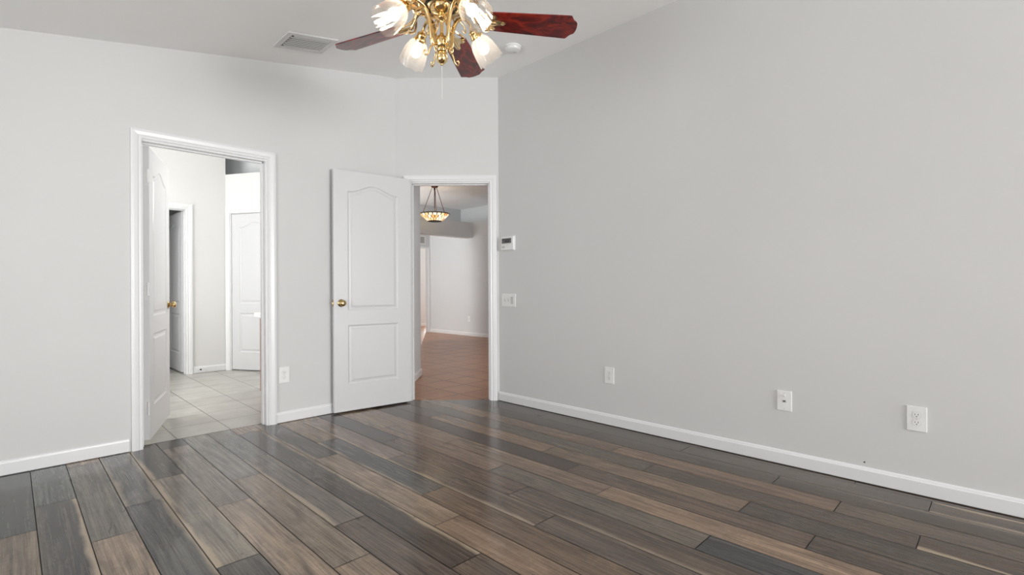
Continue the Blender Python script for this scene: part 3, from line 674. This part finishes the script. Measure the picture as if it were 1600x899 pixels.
# ------------------------------------------------------------------ pendant lamp
pz, pr_ = 2.462, 0.285
p = empty('pendant_light', (5.725, 7.733, 3.006), 'bronze pendant with lit amber mosaic bowl hanging beyond the entry doorway', 'pendant lamp')
bm = bmesh.new(); lathe(bm, [(0, 0), (0.066, 0), (0.070, -0.012), (0.062, -0.032), (0.035, -0.045), (0, -0.047)], 28); link('canopy', bm, MAT['bronze'], p, smooth=math.radians(50))
bm = bmesh.new(); tube(bm, [(0, 0, -0.04), (0, 0, pz-3.006+0.0)], 0.0085, 10); lathe(bm, [(0, -0.05), (0.016, -0.055), (0.016, -0.085), (0, -0.09)], 12); link('stem', bm, MAT['bronzedark'], p, smooth=True)
for i in range(3):
    a = math.radians(-45.3+90+120*i); c, s_ = math.cos(a), math.sin(a)
    bm = bmesh.new(); tube(bm, [(0.045*c, 0.045*s_, -0.035), (0.235*c, 0.235*s_, pz-3.006+0.004)], 0.0052, 8); o = link('rod', bm, MAT['bronze'], p, smooth=True)
bz = pz-3.006
bm = bmesh.new(); lathe(bm, [(pr_-0.012, bz+0.010), (pr_, bz+0.006), (pr_+0.002, bz-0.006), (pr_-0.008, bz-0.012), (pr_-0.014, bz-0.004)], 48, cap=False); o = link('rim', bm, MAT['bronzedark'], p, smooth=True)
bm = bmesh.new(); uvl2 = bm.loops.layers.uv.new('UVMap'); prof = [(pr_-0.008, bz-0.006), (0.245, bz-0.040), (0.222, bz-0.064), (0.178, bz-0.103), (0.132, bz-0.138)]; SG = 48
rings = lathe(bm, prof, SG, cap=False)
bm.faces.ensure_lookup_table()
for ri in range(len(prof)-1):
    for i in range(SG):
        fc = bm.faces[ri*SG+i]
        for lp, (uu, vv) in zip(fc.loops, ((i, ri), (i+1, ri), (i+1, ri+1), (i, ri+1))): lp[uvl2].uv = (uu/SG, vv/(len(prof)-1)+0.001)
link('mosaic_bowl', bm, MAT['mosaic'], p, smooth=False)
bm = bmesh.new(); lathe(bm, [(0.134, bz-0.135), (0.137, bz-0.142), (0.128, bz-0.148), (0.05, bz-0.152), (0.012, bz-0.155), (0, bz-0.156)], 32); link('bottom_cap', bm, MAT['bronzedark'], p, smooth=True)
pld = bpy.data.lights.new('pendant_lamp_light', 'POINT'); pld.energy = 2.5; pld.color = (1, 0.9, 0.78); pld.shadow_soft_size = 0.08
plo = bpy.data.objects.new('pendant_lamp_light', pld); COL.objects.link(plo); plo.parent = p; plo.location = (0, 0, bz+0.06)

# ------------------------------------------------------------------ wall plates
def rounded(bm, cx, cz, w_, h_, y0, y1, r, seg=5):
    pts = []
    for sx, sz, a0 in ((1, 1, 0), (-1, 1, PI/2), (-1, -1, PI), (1, -1, 1.5*PI)):
        for i in range(seg+1):
            a = a0+PI/2*i/seg; pts.append((cx+sx*(w_/2-r)+r*math.cos(a), cz+sz*(h_/2-r)+r*math.sin(a)))
    extrude_outline(bm, [(x, y0, z) for x, z in pts], Vector((0, y1-y0, 0)))
def plate_bm(w_, h_, t=0.006):
    bm = bmesh.new(); box(bm, -w_/2, 0, -h_/2, w_/2, t, h_/2, bev=0.0022); return bm
MAT['screw'] = plain('painted_screw', (0.6, 0.6, 0.58, 1), 0.4)
def screw(parent, x, z, y=0.006):
    bm = bmesh.new(); lathe(bm, [(0.0032, y-0.001), (0.0032, y+0.0006), (0.002, y+0.0011), (0, y+0.0011)], 10, Matrix.Rotation(-PI/2, 4, 'X').inverted() @ Matrix.Identity(4)); 
    for v_ in bm.verts: v_.co = Vector((v_.co.x, abs(v_.co.y), v_.co.z))+Vector((x, 0, z))
    return link('screw', bm, MAT['screw'], parent)
def outlet(loc, rotz, label, w_=0.080, h_=0.124):
    root = empty('outlet', loc, label, 'outlet', rotz, 'white duplex outlets low on the walls')
    link('plate', plate_bm(w_, h_), MAT['plastic'], root)
    for cz in (0.0195, -0.0195):
        bm = bmesh.new(); pts = []
        for i in range(28):
            a = 2*PI*i/28; x = 0.0172*math.cos(a); z = 0.0172*math.sin(a); pts.append((x, 0.0055, cz+max(-0.0143, min(0.0143, z))))
        extrude_outline(bm, pts, Vector((0, 0.0022, 0)))
        rc = link('receptacle', bm, MAT['plastic'], root)
        bm = bmesh.new(); extrude_outline(bm, [(x*1.06, 0.0062, cz+(z-cz)*1.08) for x, y, z in pts], Vector((0, 0.0004, 0)))
        link('receptacle_seam', bm, MAT['switchgrey'], rc)
        for dx, hh in ((-0.0064, 0.0085), (0.0064, 0.0070)):
            bm = bmesh.new(); box(bm, dx-0.0012, 0.0070, cz+0.003-hh/2, dx+0.0012, 0.0079, cz+0.003+hh/2); link('slot', bm, MAT['slot'], rc)
        bm = bmesh.new(); lathe(bm, [(0.0026, 0), (0.0026, 0.0009), (0, 0.0009)], 10, Matrix.Translation((0, 0.0070, cz-0.0075)) @ Matrix.Rotation(-PI/2, 4, 'X')); link('ground_hole', bm, MAT['slot'], rc)
    screw(root, 0, 0)
    return root
# facing: right wall faces -X -> local y=-X ; rotz = +90 deg gives local y -> -X, local x -> +Y
RW, LW = PI/2, PI
outlet((XR, 2.137, 0.378), RW, 'white outlet on the right wall nearest the entry doorway')
outlet((XR, 0.317, 0.380), RW, 'white outlet on the right wall farthest from the entry, large in view')
outlet((1.518, YL, 0.372), LW, 'white outlet between the bathroom doorway and the open entry door')
outlet((HX, 8.267, 0.37), RW, 'small outlet on the living room wall seen through the entry', 0.075, 0.12)
# cable jack plate
j = empty('cable_jack', (XR, 0.924, 0.376), 'white cable and phone jack plate between two outlets on the right wall', 'wall plate', RW)
link('plate', plate_bm(0.078, 0.118), MAT['plastic'], j)
bm = bmesh.new(); lathe(bm, [(0.0075, 0), (0.0075, 0.002), (0.0048, 0.003), (0.0048, 0.009), (0.002, 0.009), (0.002, 0.004), (0, 0.004)], 14, Matrix.Translation((0, 0.0055, 0.030)) @ Matrix.Rotation(-PI/2, 4, 'X')); link('coax_connector', bm, MAT['metalgrey'], j)
bm = bmesh.new(); box(bm, -0.011, 0.0055, -0.010, 0.011, 0.0072, 0.006, bev=0.0006); link('phone_jack', bm, MAT['switchgrey'], j)
bm = bmesh.new(); box(bm, -0.006, 0.0070, -0.006, 0.006, 0.0076, 0.002); link('jack_hole', bm, MAT['slot'], j)
screw(j, 0, 0.046); screw(j, 0, -0.046)
# three-gang switch plate
sw = empty('light_switch', (XR, 3.217, 0.934), 'white three-gang switch plate below the thermostat', 'light switch', RW)
link('plate', plate_bm(0.176, 0.116), MAT['plastic'], sw)
for cx in (0.046, 0.0):
    bm = bmesh.new(); box(bm, cx-0.0058, 0.0058, -0.0125, cx+0.0058, 0.0068, 0.0125); extrude_outline(bm, [(cx-0.004, 0.006, -0.004), (cx+0.004, 0.006, -0.004), (cx+0.004, 0.015, 0.011), (cx-0.004, 0.015, 0.011)], Vector((0, 0.0, 0.006)))
    link('toggle', bm, MAT['switchgrey'], sw)
bm = bmesh.new(); box(bm, -0.0625, 0.0055, -0.0335, -0.0295, 0.0085, 0.0335, bev=0.001); o = link('rocker', bm, MAT['switchgrey'], sw)
for cx in (0.046, 0.0):
    for cz in (0.030, -0.030): screw(sw, cx, cz)
# thermostat
th = empty('thermostat', (XR, 3.215, 1.452), 'white digital thermostat with grey screen beside the entry doorway', 'thermostat', RW)
bm = bmesh.new(); box(bm, -0.080, 0, -0.062, 0.080, 0.024, 0.062, bev=0.006); box(bm, -0.084, 0, -0.066, 0.084, 0.005, 0.066, bev=0.002); link('body', bm, MAT['plastic'], th)
bm = bmesh.new(); box(bm, -0.055, 0.023, 0.000, 0.068, 0.0255, 0.046, bev=0.001); scr = link('screen', bm, MAT['grayplastic'], th); scr['label'] = 'grey LCD screen'
bm = bmesh.new(); box(bm, -0.035, 0.0253, 0.010, 0.030, 0.0259, 0.027); box(bm, -0.050, 0.0253, 0.031, 0.060, 0.0259, 0.038); link('readout', bm, MAT['lcdseg'], scr)
bm = bmesh.new(); box(bm, 0.026, 0.0235, -0.040, 0.066, 0.0262, -0.022, bev=0.001); link('button', bm, MAT['switchgrey'], th)
bm = bmesh.new(); box(bm, -0.080, 0.0236, -0.010, 0.080, 0.0243, -0.008); link('cover_seam', bm, MAT['switchgrey'], th)
# return vent far away
rv = empty('return_vent', (6.815, UY, 2.172), 'small white return vent above the far doorway', 'vent', LW)
bm = bmesh.new()
for a in ((-0.085, 0, -0.10, 0.085, 0.008, -0.075), (-0.085, 0, 0.075, 0.085, 0.008, 0.10), (-0.085, 0, -0.075, -0.06, 0.008, 0.075), (0.06, 0, -0.075, 0.085, 0.008, 0.075)): box(bm, *a)
link('frame', bm, MAT['trim'], rv)
bm = bmesh.new(); box(bm, -0.06, 0.0, -0.075, 0.06, 0.002, 0.075); link('backing', bm, MAT['grayplastic'], rv)
for i in range(7):
    bm = bmesh.new(); z = -0.064+i*0.0213; extrude_outline(bm, [(-0.06, 0.002, z+0.006), (0.06, 0.002, z+0.006), (0.06, 0.008, z-0.003), (-0.06, 0.008, z-0.003)], Vector((0, 0, 0.002))); link('slat', bm, MAT['metalgrey'], rv)

# ------------------------------------------------------------------ ceiling things
# smoke detector on the flat ceiling
sd = empty('smoke_detector', (2.883, 2.833, 3.006), 'round white smoke detector on the ceiling near the right wall', 'smoke detector')
bm = bmesh.new(); lathe(bm, [(0, 0), (0.066, 0), (0.070, -0.004), (0.069, -0.012), (0.063, -0.016), (0.062, -0.020), (0.058, -0.032), (0.046, -0.038), (0.0, -0.040)], 40); link('body', bm, MAT['plastic'], sd, smooth=math.radians(35))
bm = bmesh.new(); lathe(bm, [(0.012, -0.038), (0.012, -0.0415), (0.009, -0.0425), (0, -0.0425)], 16, Matrix.Translation((0.02, -0.01, 0))); link('test_button', bm, MAT['switchgrey'], sd)
# air register on the sloping ceiling; local x along the slope, z out of the ceiling (down)
ax = Vector((1, 0, 0.186)).normalized(); az = Vector((0.186, 0, -1)).normalized(); ay = az.cross(ax)
rx, ry = 1.505, 3.560
ar = bpy.data.objects.new('air_register', None); COL.objects.link(ar)
mm = Matrix((ax, ay, az)).transposed().to_4x4(); mm.translation = Vector((rx, ry, 2.538+0.186*rx)); ar.matrix_world = mm; ar.empty_display_size = 0.05
tag(ar, 'white louvered air register on the sloping ceiling beside the fan', 'vent')
W2, H2, w2, h2 = 0.182, 0.142, 0.142, 0.104
bm = bmesh.new()
def fr(bm, x0, y0_, x1, y1_): box(bm, x0, y0_, 0.0, x1, y1_, 0.012, bev=0.003)
fr(bm, -W2, -H2, W2, -h2); fr(bm, -W2, h2, W2, H2); fr(bm, -W2, -h2, -w2, h2); fr(bm, w2, -h2, W2, h2); link('frame', bm, MAT['metalgrey'], ar)
bm = bmesh.new(); box(bm, -w2, -h2, 0.0003, w2, h2, 0.0012); o = link('duct_shade', bm, MAT['dark'], ar); o['label'] = 'dark plate painted as the shade inside the duct'  # flat dark plate stands in for the shade inside the duct
for i in range(7):
    yy = -h2+0.018+i*(2*h2-0.03)/6
    wide = 0.026 if i == 6 else 0.0165
    bm = bmesh.new(); extrude_outline(bm, [(-w2+0.018, yy-wide/2, 0.0095), (-w2+0.018, yy+wide/2, 0.0085), (-w2+0.018, yy+wide/2, 0.010), (-w2+0.018, yy-wide/2, 0.011)], Vector((2*w2-0.022, 0, 0)))
    link('slat', bm, MAT['metalgrey'], ar)
for i in range(5):
    xx = -w2+0.004; yy = -h2+0.03+i*0.034
    bm = bmesh.new(); box(bm, xx, yy, 0.002, xx+0.014, yy+0.012, 0.012, bev=0.001); link('end_slat', bm, MAT['metalgrey'], ar)

# ------------------------------------------------------------------ ceiling fan
FX, FY = 1.462, 1.912; cz_top = ceil_z(FX)
fan = empty('ceiling_fan', (FX, FY, cz_top), 'brass ceiling fan with mahogany blades and four lit glass shades', 'ceiling fan')
def fz(z): return z-cz_top
rgt_ang = math.atan2(rgt.y, rgt.x)
def cdir(deg): a = rgt_ang+math.radians(deg); return Vector((math.cos(a), math.sin(a), 0))   # angle from image right towards away
bm = bmesh.new(); lathe(bm, [(0, fz(2.845)), (0.075, fz(2.845)), (0.075, fz(2.80)), (0.06, fz(2.755)), (0.03, fz(2.735)), (0.014, fz(2.73)), (0, fz(2.73))], 32); link('canopy', bm, MAT['brass'], fan, smooth=math.radians(45))
bm = bmesh.new(); lathe(bm, [(0, fz(2.74)), (0.0125, fz(2.74)), (0.0125, fz(2.585)), (0.028, fz(2.58)), (0.032, fz(2.565)), (0, fz(2.56))], 20); link('downrod', bm, MAT['brass'], fan, smooth=math.radians(45))
def scallop(r, z, a):
    zz = z+cz_top
    k = 0.022 if 2.415 < zz < 2.52 and r > 0.12 else 0.0
    return r*(1+k*math.cos(20*a)*math.cos((zz-2.46)*60))
bm = bmesh.new()
lathe(bm, [(0, fz(2.392)), (0.058, fz(2.392)), (0.066, fz(2.398)), (0.092, fz(2.398)), (0.10, fz(2.394)), (0.118, fz(2.398)), (0.130, fz(2.408)), (0.145, fz(2.409)), (0.158, fz(2.418)), (0.165, fz(2.428)), (0.168, fz(2.44)), (0.166, fz(2.455)), (0.170, fz(2.465)), (0.170, fz(2.485)), (0.164, fz(2.50)), (0.155, fz(2.515)), (0.14, fz(2.53)), (0.11, fz(2.548)), (0.06, fz(2.560)), (0.03, fz(2.566)), (0, fz(2.567))], 120, mod=scallop)
# leafy scrollwork round the lower edge
for i in range(15):
    a0 = 2*PI*i/15
    def P(r, da, z): return (r*math.cos(a0+da), r*math.sin(a0+da), fz(z))
    tube(bm, spline([P(0.118, 0, 2.399), P(0.150, 0.08, 2.404), P(0.172, 0.15, 2.418), P(0.170, 0.21, 2.436), P(0.158, 0.20, 2.436), P(0.158, 0.15, 2.426)], 4), [0.0055]*21, 6)
    tube(bm, spline([P(0.172, -0.12, 2.440), P(0.178, -0.02, 2.455), P(0.178, 0.08, 2.468), P(0.173, 0.14, 2.455), P(0.173, 0.09, 2.445)], 4), 0.004, 6)
link('motor_housing', bm, MAT['brasspale'], fan, smooth=math.radians(45))
bm = bmesh.new(); lathe(bm, [(0.068, fz(2.3985)), (0.069, fz(2.3935)), (0.080, fz(2.3935)), (0.081, fz(2.3985))], 48, cap=False); o = link('vent_ring', bm, MAT['black'], fan, smooth=True); o['label'] = 'black ring under the motor'
# blades
TH0 = 8.7
def blade_outline():
    r0, r1 = 0.215, 0.662; hw0, hw1 = 0.058, 0.0745
    pts = [(r0+0.008, -hw0+0.01), (r0+0.02, -hw0)]
    for i in range(1, 6): t = i/6; pts.append((r0+(r1-0.05-r0)*t, -(hw0+(hw1-hw0)*t)))
    tip = [(r1-0.040, -hw1), (r1-0.034, -hw1+0.004), (r1-0.026, -hw1+0.018), (r1-0.018, -hw1+0.028), (r1-0.006, -hw1+0.036), (r1-0.001, -hw1+0.042), (r1+0.003, -0.016), (r1+0.004, 0.0)]
    up_ = [(x, -y) for x, y in tip[-2::-1]]
    top = [(x, -y) for x, y in pts[::-1]]
    return pts+tip+up_+top
bo = blade_outline()
for i in range(5):
    d = cdir(TH0+72*i); ang = math.atan2(d.y, d.x)
    R = Matrix.Rotation(ang, 4, 'Z'); PT = Matrix.Rotation(math.radians(13.5), 4, 'X')
    # clockwise (negative y) edge is the higher one
    PT = Matrix.Rotation(math.radians(-13.5), 4, 'X')
    bm = bmesh.new(); extrude_outline(bm, [(x, y, -0.003) for x, y in bo], Vector((0, 0, 0.006)))
    b = link('blade', bm, MAT['mahogany'], fan); b.matrix_local = Matrix.Translation((0, 0, fz(2.344))) @ R @ PT
    # brass blade iron: curved arm and leaf-shaped plate with screws under the blade
    bm = bmesh.new(); zi = -0.0055
    leaf = [(0.175, -0.012), (0.20, -0.020), (0.225, -0.043), (0.252, -0.050), (0.262, -0.036), (0.252, -0.022), (0.272, -0.014), (0.300, -0.012), (0.312, 0.0)]
    out = leaf+[(x, -y) for x, y in leaf[-2::-1]]
    extrude_outline(bm, [(x, y, zi-0.0035) for x, y in out], Vector((0, 0, 0.0045)))
    tube(bm, spline([(0.105, 0, 0.055), (0.135, 0, 0.048), (0.160, 0, 0.022), (0.185, 0, -0.004), (0.215, 0, -0.010), (0.26, 0, -0.011)], 4), [0.013]*6+[0.011]*8+[0.008]*7, 8)
    for sy in (-1, 1): tube(bm, spline([(0.150, sy*0.006, 0.03), (0.175, sy*0.03, 0.004), (0.205, sy*0.052, -0.008), (0.228, sy*0.05, -0.010), (0.222, sy*0.036, -0.010)], 4), 0.0055, 6)
    for sx, sy in ((0.245, -0.036), (0.245, 0.036), (0.295, 0.0)): lathe(bm, [(0.006, zi-0.003), (0.006, zi-0.006), (0.003, zi-0.008), (0, zi-0.008)], 10, Matrix.Translation((sx, sy, 0)))
    link('blade_iron', bm, MAT['brasspale'], b, smooth=math.radians(40))
# light kit column
bm = bmesh.new()
lathe(bm, [(0, fz(2.396)), (0.050, fz(2.396)), (0.057, fz(2.40)), (0.060, fz(2.405)), (0.058, fz(2.395)), (0.056, fz(2.382)), (0.049, fz(2.370)), (0.034, fz(2.361)), (0.018, fz(2.357)), (0.016, fz(2.354)), (0.023, fz(2.349)), (0.026, fz(2.342)), (0.023, fz(2.335)), (0.013, fz(2.329)), (0.009, fz(2.318)), (0.0085, fz(2.270)), (0.012, fz(2.258)), (0.026, fz(2.248)), (0.032, fz(2.240)), (0.034, fz(2.226)), (0.032, fz(2.210)), (0.026, fz(2.198)), (0.020, fz(2.194)), (0.020, fz(2.188))], 40, cap=False)
link('light_kit_column', bm, MAT['brass'], fan, smooth=math.radians(50))
bm = bmesh.new(); lathe(bm, [(0.020, fz(2.190)), (0.027, fz(2.186)), (0.027, fz(2.178)), (0.021, fz(2.174)), (0.026, fz(2.164)), (0.0275, fz(2.150)), (0.025, fz(2.136)), (0.017, fz(2.127)), (0.007, fz(2.122)), (0.006, fz(2.116)), (0, fz(2.113))], 32); link('finial', bm, MAT['brass'], fan, smooth=math.radians(50))
bm = bmesh.new(); tube(bm, [(0, 0, fz(2.116)), (0.0004, 0, fz(2.03)), (0.0, 0, fz(1.955))], 0.0011, 6); 
for i in range(20): z = fz(2.11-0.0075*i); bmesh.ops.create_icosphere(bm, subdivisions=1, radius=0.0017, matrix=Matrix.Translation((0, 0, z)))
link('pull_chain', bm, MAT['metalgrey'], fan)
# fluted column cage leaves
NSEG = 96
for i in range(4):
    d = cdir(40+90*i)
    def Q(r, z): return (d.x*r, d.y*r, fz(z))
    bm = bmesh.new()
    path = spline([Q(0.030, 2.212), Q(0.045, 2.205), Q(0.056, 2.228), Q(0.060, 2.270), Q(0.070, 2.320), Q(0.092, 2.362), Q(0.130, 2.380), Q(0.162, 2.368), Q(0.182, 2.340)], 5)
    tube(bm, path, [0.0065+0.0035*math.sin(PI*k/(len(path)-1)) for k in range(len(path))], 8)
    path2 = spline([Q(0.040, 2.206), Q(0.058, 2.190), Q(0.068, 2.168), Q(0.076, 2.148), Q(0.090, 2.140), Q(0.098, 2.152), Q(0.092, 2.164), Q(0.084, 2.158)], 4)
    tube(bm, path2, [0.005-0.0026*k/(len(path2)-1) for k in range(len(path2))], 6)
    tube(bm, spline([Q(0.060, 2.285), Q(0.045, 2.300), Q(0.030, 2.322), Q(0.034, 2.340), Q(0.046, 2.332), Q(0.044, 2.318)], 4), 0.0035, 6)
    tube(bm, spline([Q(0.098, 2.362), Q(0.128, 2.345), Q(0.140, 2.325), Q(0.130, 2.312), Q(0.120, 2.322)], 4), 0.0035, 6)
    arm = link('arm', bm, MAT['brass'], fan, smooth=True)
    axis = (d*math.sin(math.radians(46))+Vector((0, 0, -math.cos(math.radians(46))))).normalized()
    o3 = Vector(Q(0.178, 2.342)); mt = Matrix.Translation(o3) @ axis.to_track_quat('Z', 'Y').to_matrix().to_4x4()
    bm = bmesh.new(); lathe(bm, [(0, -0.012), (0.010, -0.010), (0.014, 0.0), (0.022, 0.004), (0.025, 0.012), (0.023, 0.020), (0.027, 0.028), (0.030, 0.034), (0.030, 0.042), (0.027, 0.044), (0.0, 0.044)], 24, mt)
    for k in range(3):
        a = 2*PI*k/3; bmesh.ops.create_icosphere(bm, subdivisions=2, radius=0.005, matrix=mt @ Matrix.Translation((0.032*math.cos(a), 0.032*math.sin(a), 0.038)))
    link('shade_fitter', bm, MAT['brass'], arm, smooth=math.radians(45))
    prof = [(0.025, 0.036), (0.028, 0.041), (0.037, 0.047), (0.046, 0.058), (0.053, 0.074), (0.0585, 0.094), (0.062, 0.116), (0.0645, 0.138), (0.066, 0.160), (0.0665, 0.172)]
    def flute(r, z, a):
        t = (z-0.036)/0.127
        return r*(1+0.016*min(1, 2*t)*math.cos(16*a+6.5*t))
    bm = bmesh.new(); rings = lathe(bm, prof, NSEG, None, flute, cap=False)
    for k, vtx in enumerate(rings[-1]): vtx.co.z += 0.003*math.cos(8*2*PI*k/NSEG)
    bmesh.ops.transform(bm, matrix=mt, verts=bm.verts)
    sh = link('lamp_shade', bm, MAT['glass'], fan, smooth=True)
    sh['label'] = ['fluted glass shade at the back right', 'fluted glass shade at the back left', 'glowing fluted glass shade at the front left', 'fluted glass shade at the front right'][i]
    bm = bmesh.new(); lathe(bm, [(0.012, 0.044), (0.013, 0.060), (0.019, 0.074), (0.026, 0.092), (0.027, 0.104), (0.022, 0.118), (0.011, 0.126), (0, 0.128)], 24, mt)
    bl = link('bulb', bm, MAT['bulb'], sh, smooth=True); bl['label'] = 'lit white bulb'

# ------------------------------------------------------------------ bedroom windows behind the viewpoint
window('window_2', 'y', Y0-0.09, 0.45, 3.12, 0.30, 2.20, 3, 2, 'wide bedroom window behind the viewpoint')
window('window_3', 'x', X0-0.09, 0.4, 2.7, 0.45, 2.06, 2, 2, 'smaller unseen bedroom window added for the side fill')
window('window_4', 'x', BLX-0.12, 4.95, 6.85, 0.75, 2.35, 2, 2, 'bathroom window hidden behind the open bathroom door')
window('window_5', 'y', 2.08, 4.2, 6.4, 0.7, 2.3, 2, 2, 'unseen living room window added for the hall fill')
